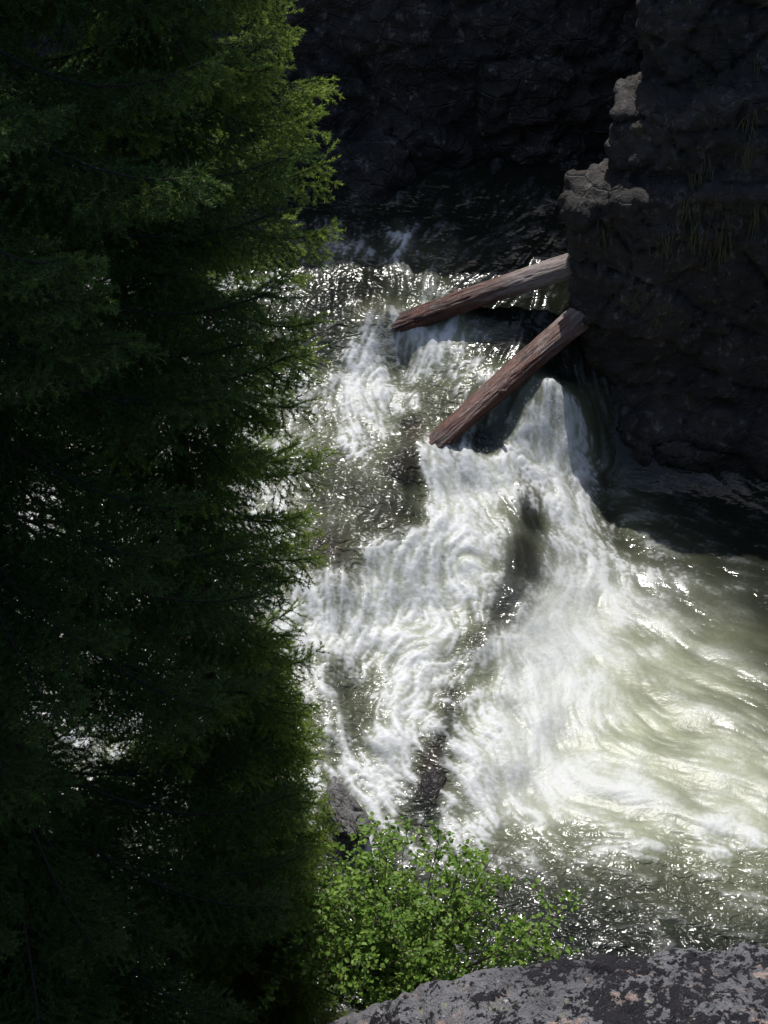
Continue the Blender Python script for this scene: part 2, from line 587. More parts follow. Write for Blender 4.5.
FLOW = [
    [(400, 222), (372, 290), (366, 350), (350, 420), (330, 500), (310, 580), (300, 640)],
    [(480, 290), (425, 340), (395, 390), (430, 460), (480, 510), (440, 575), (385, 640), (365, 720), (385, 800)],
    [(440, 580), (440, 660), (405, 740), (372, 810)],
    [(545, 300), (520, 350), (490, 400), (470, 460), (490, 520)],
    [(560, 380), (580, 430), (580, 490), (595, 560), (650, 620), (740, 670), (820, 690)],
    [(548, 400), (545, 440), (545, 520), (540, 600), (540, 680), (560, 740), (640, 790), (768, 830), (850, 850)],
    [(480, 640), (470, 740), (500, 800), (600, 845), (768, 880), (850, 890)],
    [(300, 640), (330, 720), (400, 800), (480, 870), (600, 915), (768, 945), (850, 950)],
    [(768, 560), (690, 540), (640, 515), (605, 485)],
    [(150, 300), (130, 450), (150, 600), (200, 780), (300, 900), (450, 950)],
    [(30, 300), (20, 450), (40, 600), (90, 800), (200, 940)]]
S, Tn = [], []
for ln in FLOW:
    pts = np.array([on_water(*p)[:2] for p in ln])
    for a, b in zip(pts[:-1], pts[1:]):
        L = np.linalg.norm(b - a)
        for t in np.arange(0, 1, 0.12 / max(L, 0.12)):
            S.append(a + (b - a) * t)
            Tn.append((b - a) / L)
S, Tn = np.array(S), np.array(Tn)
d2 = ((CQ[:, None] - S[None]) ** 2).sum(2)
W = np.exp(-d2 / (2 * 0.42 ** 2)) + 1e-5 / (d2 + 0.2)
V = (W @ Tn) / W.sum(1)[:, None]
VX, VY = upsample(V[:, 0].reshape(CX.shape), cx, cy), upsample(V[:, 1].reshape(CX.shape), cx, cy)

kx = np.fft.rfftfreq(nx, CELL)[None] * 2 * math.pi
ky = np.fft.fftfreq(ny, CELL)[:, None] * 2 * math.pi
K2 = kx * kx + ky * ky


def blur(Z, s):
    return np.fft.irfft2(np.fft.rfft2(Z) * np.exp(-K2 * s * s / 2), s=Z.shape)


def gnoise(s, band=None):
    F = np.fft.rfft2(rs.normal(size=(ny, nx))) * np.exp(-K2 * s * s / 2)
    if band:
        F = F * (1 - np.exp(-K2 * band * band / 2))
    Z = np.fft.irfft2(F, s=(ny, nx))
    return Z / Z.std()


# single jets of white water (+) and dark tongues over rock and painted shade below the lower log (-): points, half width px, foam, milk, height m
JETS = [
    ([(398, 222), (406, 248), (396, 272)], 7, .28, .1, .03), ([(335, 242), (352, 268)], 9, .22, .1, .03), ([(430, 330), (455, 318)], 14, .1, .4, 0),
    ([(390, 335), (365, 360), (350, 400), (345, 440)], 16, .35, .1, .04), ([(440, 455), (470, 468), (505, 480)], 20, .45, .2, .07),
    ([(430, 470), (445, 510), (450, 545)], 17, .40, .2, .03), ([(355, 600), (400, 578), (455, 568)], 24, .35, .2, .10),
    ([(552, 428), (560, 446), (568, 475), (570, 520)], 20, .45, .2, .07), ([(455, 458), (500, 426), (548, 384), (572, 352)], 13, -.55, -.45, 0), ([(564, 412), (588, 450), (598, 490)], 8, .30, .1, .02),  # minus stroke: lower log's shadow band painted as dark foam-free water
    ([(550, 400), (530, 440), (505, 470)], 9, .30, .1, .02), ([(330, 650), (380, 636), (430, 650)], 18, .25, .1, .06),
    ([(400, 690), (390, 750), (385, 790)], 14, .40, .1, .04), ([(465, 775), (510, 740), (540, 690), (545, 620)], 24, .35, .1, .06),
    ([(560, 600), (610, 650), (660, 690), (730, 720)], 9, .28, .1, .02), ([(540, 760), (620, 790), (700, 820), (768, 840)], 11, .32, .1, .03),
    ([(520, 700), (600, 740), (690, 760), (768, 790)], 9, .25, .1, .02), ([(560, 520), (600, 550), (640, 575), (690, 590)], 8, .38, .1, .02),
    ([(590, 478), (602, 520)], 5, .25, 0, .01), ([(650, 560), (720, 590), (768, 600)], 3, .16, 0, 0), ([(620, 600), (700, 650), (768, 680)], 7, .18, .1, .01),
    ([(400, 470), (420, 510), (412, 545), (375, 548)], 18, -.38, -.3, .05), ([(526, 480), (531, 522)], 13, -.36, -.5, .04), ([(523, 552), (508, 596)], 14, -.33, -.5, .05), ([(499, 616), (480, 645)], 13, -.30, -.4, .03), ([(540, 575), (528, 620)], 9, -.18, -.3, .02),
    ([(442, 740), (430, 775), (425, 805)], 13, -.36, -.5, .05), ([(452, 690), (447, 722)], 10, -.22, -.3, .02), ([(410, 425), (415, 455), (408, 478)], 12, -.55, -.4, .05),
    ([(400, 375), (430, 400), (445, 420)], 15, -.35, -.2, 0), ([(310, 470), (350, 495), (400, 525)], 28, -.22, -.2, .06),
    ([(330, 550), (342, 595)], 20, -.45, -.3, .07), ([(480, 440), (503, 456)], 11, -.45, -.3, -.03), ([(335, 680), (365, 725)], 22, -.35, -.2, .03),
    ([(490, 300), (555, 300)], 22, -.4, -.4, 0), ([(365, 285), (330, 310), (340, 350)], 25, -.3, -.2, 0), ([(480, 350), (540, 345)], 14, -.4, -.3, -.05),
    ([(400, 610), (370, 660), (345, 690)], 10, -.25, -.1, -.05), ([(460, 640), (470, 690), (455, 720)], 14, -.35, -.2, -.02), ([(600, 480), (615, 540)], 10, -.3, -.2, -.02)]
dF, dM, dZ = (np.zeros((ny, nx)) for _ in range(3))
for ln, hw, f_, m_, z_ in JETS:
    pts = np.array([on_water(*p)[:2] for p in ln])
    scale = np.linalg.norm(on_water(ln[0][0] + hw, ln[0][1]) - on_water(*ln[0]))
    d2 = np.full((ny, nx), 1e9)
    for a, b in zip(pts[:-1], pts[1:]):
        e = b - a
        t = np.clip(((XG - a[0]) * e[0] + (YG - a[1]) * e[1]) / (e @ e), 0, 1)
        d2 = np.minimum(d2, (XG - a[0] - t * e[0]) ** 2 + (YG - a[1] - t * e[1]) ** 2)
    q = np.exp(-d2 / (1.3 * scale * scale))
    dF += f_ * q
    dM += m_ * q
    dZ += z_ * np.exp(-d2 / (2.2 * scale * scale))
D = np.clip(D + dF, 0, 1)
A = np.clip(A + dM, 0, 1)
base_z = base_z + dZ

# eddies: curl of a noise potential added to the mean flow
turb = blur(D, 0.15) * 0.6 + 0.4
for s_, amp in ((0.32, 0.50), (0.13, 0.28)):
    ps = gnoise(s_)
    gyv, gxv = np.gradient(ps, CELL)
    k = amp * s_ * turb
    VX = VX + gyv * k
    VY = VY - gxv * k
sp = np.sqrt(VX * VX + VY * VY) + 1e-6
VXn, VYn = VX / sp, VY / sp


def streak(src, n, stride=1.0):
    stride *= 0.02 / CELL if stride > 1 else 1.0
    """Noise drawn out along the current (line integral convolution)."""
    out = src.copy()
    J, I = np.meshgrid(np.arange(nx, dtype=float), np.arange(ny, dtype=float))
    for sg in (1, -1):
        x, y = J.copy(), I.copy()
        for k in range(n):
            ii = np.clip(y.round().astype(int), 0, ny - 1)
            jj = np.clip(x.round().astype(int), 0, nx - 1)
            x += sg * stride * VXn[ii, jj]
            y += sg * stride * VYn[ii, jj]
            wgt = 0.5 + 0.5 * math.cos(math.pi * (k + 1) / (n + 1))
            out += wgt * src[np.clip(y.round().astype(int), 0, ny - 1), np.clip(x.round().astype(int), 0, nx - 1)]
    return out / out.std()


def cdf(z):
    z = (z - z.mean()) / z.std()
    return 1 / (1 + np.exp(-1.702 * z))


L1 = streak(gnoise(0.010), 6)
L2 = streak(gnoise(0.020, 0.12), 9, 1.25)
L3 = streak(gnoise(0.045, 0.35), 7, 1.6)
L4 = streak(gnoise(0.11, 0.6), 6, 2.4)
fluff = gnoise(0.05, 0.2)
fluff2 = gnoise(0.13, 0.5)
humps = gnoise(0.20, 0.7)
pix = gnoise(0.012, 0.08)
fine = 0.50 * L2 + 0.55 * L1 + 0.65 * pix + 0.35 * fluff

grain = gnoise(0.010, 0.05)
left_side = sstep(0.6, -0.6, XG) * sstep(10.5, 12.0, YG)
n = cdf(0.50 * (0.2 + left_side) * grain + 0.26 * L4 + 0.42 * L3 + 0.48 * L2 + 0.44 * L1 + 0.36 * fluff2 + 0.36 * fluff + 0.46 * pix)
wd = 0.38
foam = sstep(1 - D - wd, 1 - D + wd, n * (1 - 0.12) + 0.03)
foam = (0.66 * foam + 0.34 * blur(foam, 0.05)) * sstep(-0.04, 0.10, D)
foam = np.clip(foam * (0.46 + 0.66 * cdf(fine)) * (0.84 + 0.24 * cdf(L3 + 0.7 * fluff2)), 0, 1)
pool = sstep(0.7, 1.7, XG) * sstep(14.0, 12.6, YG) * sstep(9.2, 10.0, YG)
foam = foam * (1 - 0.65 * pool) + 0.65 * pool * blur(foam, 0.10)
aer = np.clip(A * (0.68 + 0.50 * cdf(L4 + 0.8 * L3 + 0.5 * fluff2 + 0.4 * L2)) + 0.16 * blur(foam, 0.1), 0, 0.97)
brown = np.zeros_like(foam)
for px, py, r_, v in BROWN:
    p = on_water(px, py)
    q = np.exp(-(((XG - p[0]) ** 2 + (YG - p[1]) ** 2) / (r_ * r_)))
    brown = np.maximum(brown, v * q * (0.6 + 0.5 * cdf(L3 + fluff2)))
brown = np.clip(brown, 0, 1)
foam = foam * (1 - 0.62 * brown)
aer = aer * (1 - 0.75 * brown)

slope = np.sqrt(sum(g_ ** 2 for g_ in np.gradient(base_z, CELL)))
rough_w = np.clip(0.25 + 0.9 * blur(D, 0.25) + 0.7 * blur(slope, 0.2), 0.2, 1.25)
waves = (0.020 * humps * rough_w * blur(sstep(0.2, 0.7, D), 0.1) + 0.015 * fluff2 * rough_w + 0.011 * L4 * rough_w + 0.009 * L3 * rough_w + 0.0048 * L2 * (0.5 + 0.5 * rough_w)
         + 0.0032 * fluff * (0.45 + 0.6 * rough_w) * (0.7 + 0.9 * foam) + (0.0022 * pix + 0.0018 * L1) * (0.12 + foam))
waves += blur(foam, 0.08) * 0.03
calm = np.exp(-(((XG - 4.2) / 2.0) ** 2 + ((YG - 14.2) / 1.3) ** 2))     # the sheltered pool under the right-hand rock
milky_pool = sstep(0.9, 1.8, XG) * sstep(14.2, 12.8, YG) * sstep(9.3, 10.2, YG)
waves *= (1 - 0.6 * calm) * (1 - 0.60 * milky_pool)
wz = base_z + waves
ripple = np.clip(1.0 - 0.70 * sstep(15.6, 16.8, YG) - 0.8 * sstep(0.7, 1.6, XG) * sstep(9.3, 10.2, YG), 0.18, 1)
wo = mesh_obj('water', np.c_[XG.ravel(), YG.ravel(), wz.ravel()], quads(nx, ny), WATER,
              attrs={'foam': foam.ravel(), 'aerated': aer.ravel(), 'brown': brown.ravel(), 'ripple': ripple.ravel()})
tag(wo, kind='structure')


# drops thrown up where the stream breaks
prob = (blur(sstep(0.55, 0.95, D), 0.1) * (0.15 + 2.2 * np.clip(blur(slope, 0.15) - 0.12, 0, 0.6))).ravel()
prob = np.maximum(prob, 0) * ((XG > -2.6) & (YG < 17)).ravel()
pick = rs.choice(len(prob), 5000, p=prob / prob.sum())
hgt = rs.exponential(0.065, len(pick)) + 0.004
cen = np.c_[XG.ravel()[pick] + rs.normal(0, 0.03, len(pick)), YG.ravel()[pick] + rs.normal(0, 0.03, len(pick)), wz.ravel()[pick] + hgt]
rad = rs.uniform(0.0015, 0.0042, len(pick)) * np.clip(1.2 - hgt * 2.5, 0.5, 1)
octa = np.array([(1, 0, 0), (0, 1, 0), (-1, 0, 0), (0, -1, 0), (0, 0, 1.2), (0, 0, -1.2)])
ov = (cen[:, None] + octa[None] * rad[:, None, None]).reshape(-1, 3)
otri = np.array([(0, 1, 4), (1, 2, 4), (2, 3, 4), (3, 0, 4), (1, 0, 5), (2, 1, 5), (3, 2, 5), (0, 3, 5)])
DROPS = Nodes('water_drops').fin((0.85, 0.86, 0.86), 0.2, ior=1.33)
tag(mesh_obj('spray', ov, (np.arange(len(pick))[:, None, None] * 6 + otri[None]).reshape(-1, 3), DROPS), kind='stuff')


def water_top(x, y):
    j, i = int(round((x - X0) / CELL)), int(round((y - Y0) / CELL))
    return float(wz[min(max(i, 0), ny - 1), min(max(j, 0), nx - 1)])


# ------------------------------------------------------------------ rocks
def fuse(name, hulls, voxel):
    """Convex blocks fused into one closed surface; returns vertices and triangles/quads."""
    bm = bmesh.new()
    for pts in hulls:
        vs = [bm.verts.new(p) for p in pts]
        bmesh.ops.convex_hull(bm, input=vs)
    me = bpy.data.meshes.new('tmp')
    bm.to_mesh(me)
    bm.free()
    o = bpy.data.objects.new('tmp', me)
    col.objects.link(o)
    md = o.modifiers.new('r', 'REMESH')
    md.mode = 'VOXEL'
    md.voxel_size = voxel
    dg = bpy.context.evaluated_depsgraph_get()
    dg.update()
    m2 = bpy.data.meshes.new_from_object(o.evaluated_get(dg))
    nv = len(m2.vertices)
    co = np.empty(nv * 3, np.float32)
    m2.vertices.foreach_get('co', co)
    nr = np.empty(nv * 3, np.float32)
    m2.vertices.foreach_get('normal', nr)
    fs = np.empty(len(m2.loops), np.int32)
    m2.loops.foreach_get('vertex_index', fs)
    bpy.data.objects.remove(o)
    bpy.data.meshes.remove(me)
    q = len(m2.loops) // max(1, len(m2.polygons))
    fs = fs.reshape(-1, q)
    bpy.data.meshes.remove(m2)
    return co.reshape(-1, 3).astype(float), nr.reshape(-1, 3).astype(float), fs


def smooth_v(co, fs, it):
    e = np.concatenate([np.c_[fs[:, k], fs[:, (k + 1) % fs.shape[1]]] for k in range(fs.shape[1])])
    for _ in range(it):
        s = np.zeros_like(co)
        c = np.zeros(len(co))
        for a, b in ((0, 1), (1, 0)):
            for k in range(3):
                s[:, k] += np.bincount(e[:, a], co[e[:, b], k], len(co))
            c += np.bincount(e[:, a], minlength=len(co))
        co = 0.5 * co + 0.5 * s / np.maximum(c, 1)[:, None]
    return co


def craggy(co, nr, amp, size, seed, tilt=(0.3, 0.1, 1.0)):
    """Blocky, layered relief: random cells pushed in and out, ledges, cracks and fine grain."""
    o = seed * 13.7
    Q = (co + 0.12 * size * np.c_[fbm(co / size + o, 3), fbm(co / size + o + 40, 3), fbm(co / size + o + 80, 3)]) / size
    f1, f2, v1 = cells(Q * (1, 1, 1.5) + o, seed)
    g1, g2, v2 = cells(Q * (2.6, 2.6, 4.2) + o, seed + 1)
    h1, h2, v3 = cells(Q * (6, 6, 9) + o, seed + 2)
    d = (v1 - 0.5) * 1.0 + (v2 - 0.5) * 0.45 + (v3 - 0.5) * 0.2
    d -= 0.35 * np.exp(-((f2 - f1) / 0.06) ** 2) + 0.16 * np.exp(-((g2 - g1) / 0.08) ** 2)
    st = fbm((Q @ np.array([[0.9, 0.1, 0.42], [-0.1, 1, 0], [-0.42, 0, 0.9]])) * (1.2, 1.2, 2.2) + 31, 4) * 4
    d = d * 0.8 + 0.6 * fbm(Q * 0.6 + 5, 6) + 0.14 * fbm(Q * 9, 4) + 0.16 * (np.floor(st) + sstep(0.75, 1.0, st - np.floor(st)))
    return co + nr * (amp * d)[:, None]


def origin_to(o, p):
    o.data.transform(Matrix.Translation(-Vector(p)))
    o.location = p
    return o


# right-hand outcrop that the two logs lean on
hul = [
    [(2.10, 15.95, 3.0), (2.02, 16.35, 3.15), (2.35, 15.7, 1.4), (2.45, 15.5, 0.2), (2.7, 15.3, -1), (8.5, 14.7, -1), (8.5, 15.2, 3.6), (3.1, 15.75, 3.3),
     (3.6, 17.6, -1), (3.6, 17.6, 3.3), (9, 18, -1), (9, 18, 4)],
    [(2.62, 16.1, 3.0), (2.46, 16.4, 3.95), (2.62, 17.0, 4.08), (3.6, 15.8, 2.8), (3.15, 15.98, 4.02), (3.7, 15.95, 4.3), (9, 15.3, 3), (9, 15.8, 4.6), (3.8, 17.5, 3), (3.9, 17.6, 4.3), (9, 18, 3), (9, 18, 5)],
    [(2.78, 16.85, 3.8), (2.84, 16.9, 5.4), (3.2, 17.2, 6.0), (3.15, 16.4, 3.8), (3.2, 16.5, 5.6), (4.0, 16.05, 3.8), (4.4, 16.5, 6.0), (9, 16, 4), (9, 16.4, 6.4), (4.2, 18, 4), (4.4, 18, 6.2), (10, 18.5, 4), (10, 18.5, 6.6)],
    [(2.75, 15.35, -1), (2.75, 15.25, 0.45), (3.3, 14.95, 0.30), (3.4, 14.85, -1), (5, 14.6, -1), (5, 14.8, 0.5), (4.5, 16, -1), (4.5, 16, 1.2), (2.9, 16, 1.0)],
]
co, nr, fs = fuse('outcrop', hul, 0.045)
co = smooth_v(co, fs, 3)
co = craggy(co, nr, 0.20, 0.98, 3)
co = co + nr * (0.035 * fbm(co * 6, 4) + 0.03 * fbm(co * (2.2, 2.2, 0.8), 4, ridge=True))[:, None]
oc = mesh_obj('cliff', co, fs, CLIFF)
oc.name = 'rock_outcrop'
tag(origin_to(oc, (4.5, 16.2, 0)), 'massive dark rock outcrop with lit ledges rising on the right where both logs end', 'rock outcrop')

# grass hanging in the cracks of the outcrop
dep = co[:, 1] * CP - (co[:, 2] - CAM_Z) * SP
qx = 384 + FPX * co[:, 0] / dep
qy = 512 - FPX * (co[:, 1] * SP + (co[:, 2] - CAM_Z) * CP) / dep
rt = np.random.RandomState(77)
gv, gf = [], []
for px, py, big in ((688, 205, 1.2), (700, 235, 1.3), (716, 190, 1.0), (722, 232, 1.2), (742, 120, 1.1), (748, 155, 1.0), (692, 175, .8), (606, 235, .8), (655, 320, .5), (728, 255, .9),
                    (710, 170, .9), (672, 240, .7), (752, 60, .9), (640, 300, .4), (762, 210, .8)):
    near = np.where((np.abs(qx - px) < 5) & (np.abs(qy - py) < 5))[0]
    if not len(near):
        continue
    i = near[np.argmin(dep[near])]
    for _ in range(int(rt.uniform(9, 24))):
        b_ = co[i] + rt.normal(size=3) * (0.06, 0.02, 0.08) + (0, -0.01, 0)
        ln_ = big * rt.uniform(0.10, 0.26)
        o_ = np.array([rt.normal() * 0.22, -rt.uniform(0.1, 0.4), rt.uniform(-0.9, 0.0)])
        ps = [b_ + o_ * ln_ * t_ + np.array([0, 0, -0.9]) * ln_ * t_ * t_ for t_ in (0, 0.35, 0.7, 1)]
        sd2 = np.array([0.004, 0.001, 0])
        k0 = len(gv)
        for p_, w_ in zip(ps, (1, 1, 0.7, 0.15)):
            gv += [p_ - sd2 * w_, p_ + sd2 * w_]
        gf += [(k0 + 2 * j, k0 + 2 * j + 1, k0 + 2 * j + 3, k0 + 2 * j + 2) for j in range(3)]
GRASS = Nodes('dry_grass')
GRASS = GRASS.fin(GRASS.mix(GRASS.noise(GRASS.coord(), 6), (0.04, 0.043, 0.016), (0.105, 0.10, 0.034)), 0.7)
tag(mesh_obj('grass', gv, np.array(gf), GRASS), kind='stuff')

# back wall of the gorge
hul = [
    [(-9, 18.6, 0), (-9, 19.5, 4), (-2.5, 18.2, 0), (-2.3, 18.7, 3.2), (-0.8, 18.2, 0), (-0.7, 18.6, 3.0), (0.6, 18.5, 0), (0.8, 19, 3.4), (-9, 22, 0), (1.5, 22, 0), (-8, 20.0, 8.2), (1.5, 19.7, 8.0), (-8, 22, 7.6), (1.5, 22, 7.6)],
    [(0.0, 18.3, 0), (0.2, 18.6, 2.6), (1.4, 18.9, 0), (1.5, 19.3, 3.6), (4.5, 20.0, 0), (4.5, 20.3, 4.2), (9, 19.5, 0), (9, 20, 5), (0, 22, 0), (9, 23, 0), (0.5, 19.8, 8.0), (9, 20.4, 8.2), (0.5, 22, 7.6), (9, 23, 8)],
    [(-0.9, 18.0, 0), (-0.8, 18.15, 2.35), (-0.2, 17.95, 2.15), (0.3, 18.1, 0), (0.3, 18.3, 2.5), (-0.2, 18.9, 2.7), (-0.9, 19, 0), (0.3, 19, 0), (-0.7, 19, 2.6)],
    [(-9, 20, 3), (-8, 21, 6.4), (-2, 20.2, 3), (-1.5, 21.5, 5.6), (1, 20.6, 3), (1, 21.6, 5.6), (9, 21, 3), (9, 22, 7), (-9, 26, 3), (9, 26, 3), (-9, 26, 9), (9, 26, 9)],
]
co, nr, fs = fuse('gorge', hul, 0.06)
co = smooth_v(co, fs, 3)
co = craggy(co, nr, 0.28, 1.35, 9)
co = co + nr * (0.05 * fbm(co * 5, 4) + 0.05 * fbm(co * (1.2, 2, 2.0), 4, ridge=True))[:, None]
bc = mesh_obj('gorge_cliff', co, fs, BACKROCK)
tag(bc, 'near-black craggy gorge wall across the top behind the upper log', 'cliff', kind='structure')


def boulder(name, c, size, seed, mat, rot=0, sub=6, cuts=9, amp=0.10, label='', cat='rock', group=None):
    bm = bmesh.new()
    bmesh.ops.create_icosphere(bm, subdivisions=sub, radius=1)
    bm.verts.ensure_lookup_table()
    co = np.array([v.co for v in bm.verts])
    fs = np.array([[v.index for v in f.verts] for f in bm.faces])
    bm.free()
    r = np.random.RandomState(seed)
    for _ in range(cuts):
        n_ = r.normal(size=3)
        n_ /= np.linalg.norm(n_)
        d_ = r.uniform(0.55, 0.85)
        over = co @ n_ - d_
        co = co - np.where(over > 0, over * 0.93, 0)[:, None] * n_
    nr = co / np.linalg.norm(co, axis=1)[:, None]
    co = craggy(co, nr, amp, 0.8, seed)
    co = co * size
    ca, sa = math.cos(rot), math.sin(rot)
    co = co @ np.array([[ca, sa, 0], [-sa, ca, 0], [0, 0, 1]])
    o = mesh_obj(name, co, fs, mat)
    o.location = c
    return tag(o, label, cat, group)


p = at_z(345, 800, 0.45)
boulder('boulder', (p[0], p[1], 0.26), (0.21, 0.46, 0.30), 5, BOULDER, 0.3, cuts=14, amp=0.20,
        label='cracked grey boulder at the water edge between spruce and alder bush', cat='boulder').rotation_euler = (R(24), R(-8), 0)
p = on_water(431, 782)
boulder('wet_rock', (p[0], p[1], p[2] - 0.10), (0.19, 0.32, 0.19), 8, WETROCK, -0.3, amp=0.10,
        label='dark wet rock just above the bush with foam around it', cat='rock')
p = on_water(528, 505)
boulder('wet_rock', (p[0], p[1], p[2] - 0.10), (0.17, 0.36, 0.20), 14, WETROCK, -0.15, amp=0.10,
        label='brown wet rock splitting the white chute below the lower log', cat='rock')
p = on_water(398, 540)
boulder('wet_rock', (p[0], p[1], p[2] - 0.115), (0.26, 0.22, 0.20), 21, WETROCK, 0.2, amp=0.10,
        label='low dark rock washed over left of the central white water', cat='rock')
p = on_water(333, 845)
boulder('stone', (p[0], p[1], 0.10), (0.16, 0.16, 0.15), 31, BOULDER, 0.2, 5, amp=0.12,
        label='small pinkish grey stone at the foot of the cracked boulder', cat='stone')

# lichen covered rock the viewer looks over
hul = [[(-0.45, 4.9, 2.2), (-0.42, 5.35, 3.6), (0.1, 5.38, 3.90), (0.7, 5.42, 4.12), (1.3, 5.45, 4.22), (1.9, 5.45, 4.28), (2.8, 5.4, 4.32), (4.2, 5.3, 4.2), (4.6, 5.0, 2),
        (-0.5, 3.6, 3.4), (4.4, 3.4, 4.0), (0.4, 4.3, 4.25), (2.0, 4.4, 4.65), (3.8, 4.3, 4.6), (-0.4, 6.0, 2), (4.4, 6.0, 2), (1.5, 5.9, 3.2), (3, 5.9, 3.3)]]
co, nr, fs = fuse('lichen', hul, 0.022)
co = smooth_v(co, fs, 10)
co = craggy(co, nr, 0.075, 0.55, 17)
co = co + nr * (0.010 * fbm(co * 16, 3) + 0.022 * fbm(co * 7, 4) + 0.03 * fbm((co @ np.array([[0.8, 0, 0.6], [0, 1, 0], [-0.6, 0, 0.8]])) * (1.2, 3, 6), 4, ridge=True))[:, None]
co[:, 2] -= 0.06
lr = mesh_obj('lichen_rock', co, fs, LICHEN)
tag(origin_to(lr, (1.8, 5.0, 2.2)), 'grey rock blotched with black lichen across the bottom right corner', 'rock')


# ------------------------------------------------------------------ logs
def log(a, b, r0, r1, seed, wet_len, label, bend=0.04):
    a, b = Vector(a), Vector(b)
    L = (b - a).length
    nu, nv = 220, 72
    U, Vv = np.meshgrid(np.linspace(0, 1, nu), np.arange(nv) / nv * 2 * math.pi, indexing='ij')
    rad = r0 + (r1 - r0) * U
    Q = np.c_[(U * L).ravel() * 1.0, (np.cos(Vv) * 2.2).ravel(), (np.sin(Vv) * 2.2).ravel()] + seed * 7.1
    rad = rad.ravel() * (1 + 0.15 * fbm(Q * (0.9, 1, 1), 4) + 0.10 * fbm(Q * (1.2, 3.5, 3.5), 4, ridge=True))
    Q2 = np.c_[(U * L).ravel() * 0.8, np.cos(Vv).ravel() * 5, np.sin(Vv).ravel() * 5] + seed
    crack = np.exp(-(perlin(Q2) / 0.05) ** 2) * sstep(0, 0.3, perlin(Q2 * 0.6 + 9))
    rad -= 0.022 * crack
    x = (U * L).ravel()
    # broken, uneven ends
    endn = 0.10 * fbm(np.c_[np.cos(Vv[0]) * 1.5, np.sin(Vv[0]) * 1.5, np.full(nv, seed)], 3)
    x = x + np.where(U.ravel() > 0.97, np.tile(endn, nu), 0) - np.where(U.ravel() < 0.03, np.tile(endn, nu), 0)
    bz = bend * np.sin(U.ravel() * math.pi)
    co = np.c_[x, rad * np.cos(Vv).ravel(), rad * np.sin(Vv).ravel() + bz]
    f = []
    idx = np.arange(nu * nv).reshape(nu, nv)
    f = np.stack([idx[:-1], np.roll(idx[:-1], -1, 1), np.roll(idx[1:], -1, 1), idx[1:]], -1).reshape(-1, 4)
    c0, c1 = len(co), len(co) + 1
    co = np.vstack([co, [[0.03, 0, 0], [L - 0.03, 0, 0]]])
    t0 = np.c_[np.roll(idx[0], -1), idx[0], np.full(nv, c0)]
    t1 = np.c_[idx[-1], np.roll(idx[-1], -1), np.full(nv, c1)]
    wet = np.r_[1 - sstep(wet_len - 0.5, wet_len + 0.5, U.ravel()), 1.0, 0.1]
    o = mesh_obj('fallen_log', co, [f, t0, t1], WOOD, attrs={'wet': wet})
    d = (b - a).normalized()
    o.matrix_world = Matrix.Translation(a) @ d.to_track_quat('X', 'Z').to_matrix().to_4x4()
    return tag(o, label, 'log', 'fallen logs jammed across the creek')


def stub(parent_log, x, ang, length, r):
    nu, nv = 8, 10
    P, F = [], []
    for i in range(nu):
        t = i / (nu - 1)
        for k in range(nv):
            q = k / nv * 2 * math.pi
            rr = r * (1 - 0.55 * t) * (1 + 0.15 * math.sin(3 * q + t * 4))
            P.append((rr * math.cos(q), rr * math.sin(q), 0.1 + length * t))
    for i in range(nu - 1):
        for k in range(nv):
            F.append((i * nv + k, i * nv + (k + 1) % nv, (i + 1) * nv + (k + 1) % nv, (i + 1) * nv + k))
    P.append((0, 0, 0.1 + length))
    T = [((nu - 1) * nv + k, (nu - 1) * nv + (k + 1) % nv, len(P) - 1) for k in range(nv)]
    o = mesh_obj('branch_stub', P, [np.array(F), np.array(T)], WOOD, parent_log, attrs={'wet': np.full(len(P), 0.6)})
    o.location = (x, 0, 0.02)
    o.rotation_euler = (ang, 0.35, 0)
    return o


la = at_z(397, 316, 1.66)
lb = at_z(562, 268, 2.12)
dv = (lb - la)
l1 = log(la - dv * 0.25 - np.array([0, 0, 0.20]), lb + dv * 0.10, 0.108, 0.138, 2, 0.62,
         'upper weathered log, pale grey towards the rock end and brown near the water')
stub(l1, 1.25, -1.0, 0.12, 0.035)
la = at_z(411, 454, 1.08)
lb = at_z(574, 322, 1.66)
dv = (lb - la)
l2 = log(la - dv * 0.22 - np.array([0, 0, 0.25]), lb + dv * 0.03, 0.105, 0.148, 5, 0.92,
         'lower reddish log slanting down from the rock to the foaming chute')
stub(l2, 1.9, 0.9, 0.16, 0.03)


# ------------------------------------------------------------------ plants
def tubes(paths):
    """paths: list of (points (n,3), radii (n,), sides)."""
    VV, FF, base = [], [], 0
    for pts, rad, ns in paths:
        pts = np.asarray(pts, float)
        n_ = len(pts)
        t = np.gradient(pts, axis=0)
        t /= np.linalg.norm(t, axis=1)[:, None] + 1e-9
        up = np.array([0.31, 0.17, 0.93]) if abs(t[0, 2]) < 0.9 else np.array([1.0, 0.1, 0])
        s = np.cross(t, up)
        s /= np.linalg.norm(s, axis=1)[:, None] + 1e-9
        u = np.cross(s, t)
        q = np.arange(ns) / ns * 2 * math.pi
        ring = pts[:, None] + np.asarray(rad)[:, None, None] * (np.cos(q)[None, :, None] * s[:, None] + np.sin(q)[None, :, None] * u[:, None])
        VV.append(ring.reshape(-1, 3))
        idx = np.arange(n_ * ns).reshape(n_, ns) + base
        FF.append(np.stack([idx[:-1], np.roll(idx[:-1], -1, 1), np.roll(idx[1:], -1, 1), idx[1:]], -1).reshape(-1, 4))
        base += n_ * ns
    return np.vstack(VV), np.vstack(FF)


def unit(v):
    return v / (np.linalg.norm(v, axis=-1, keepdims=True) + 1e-9)


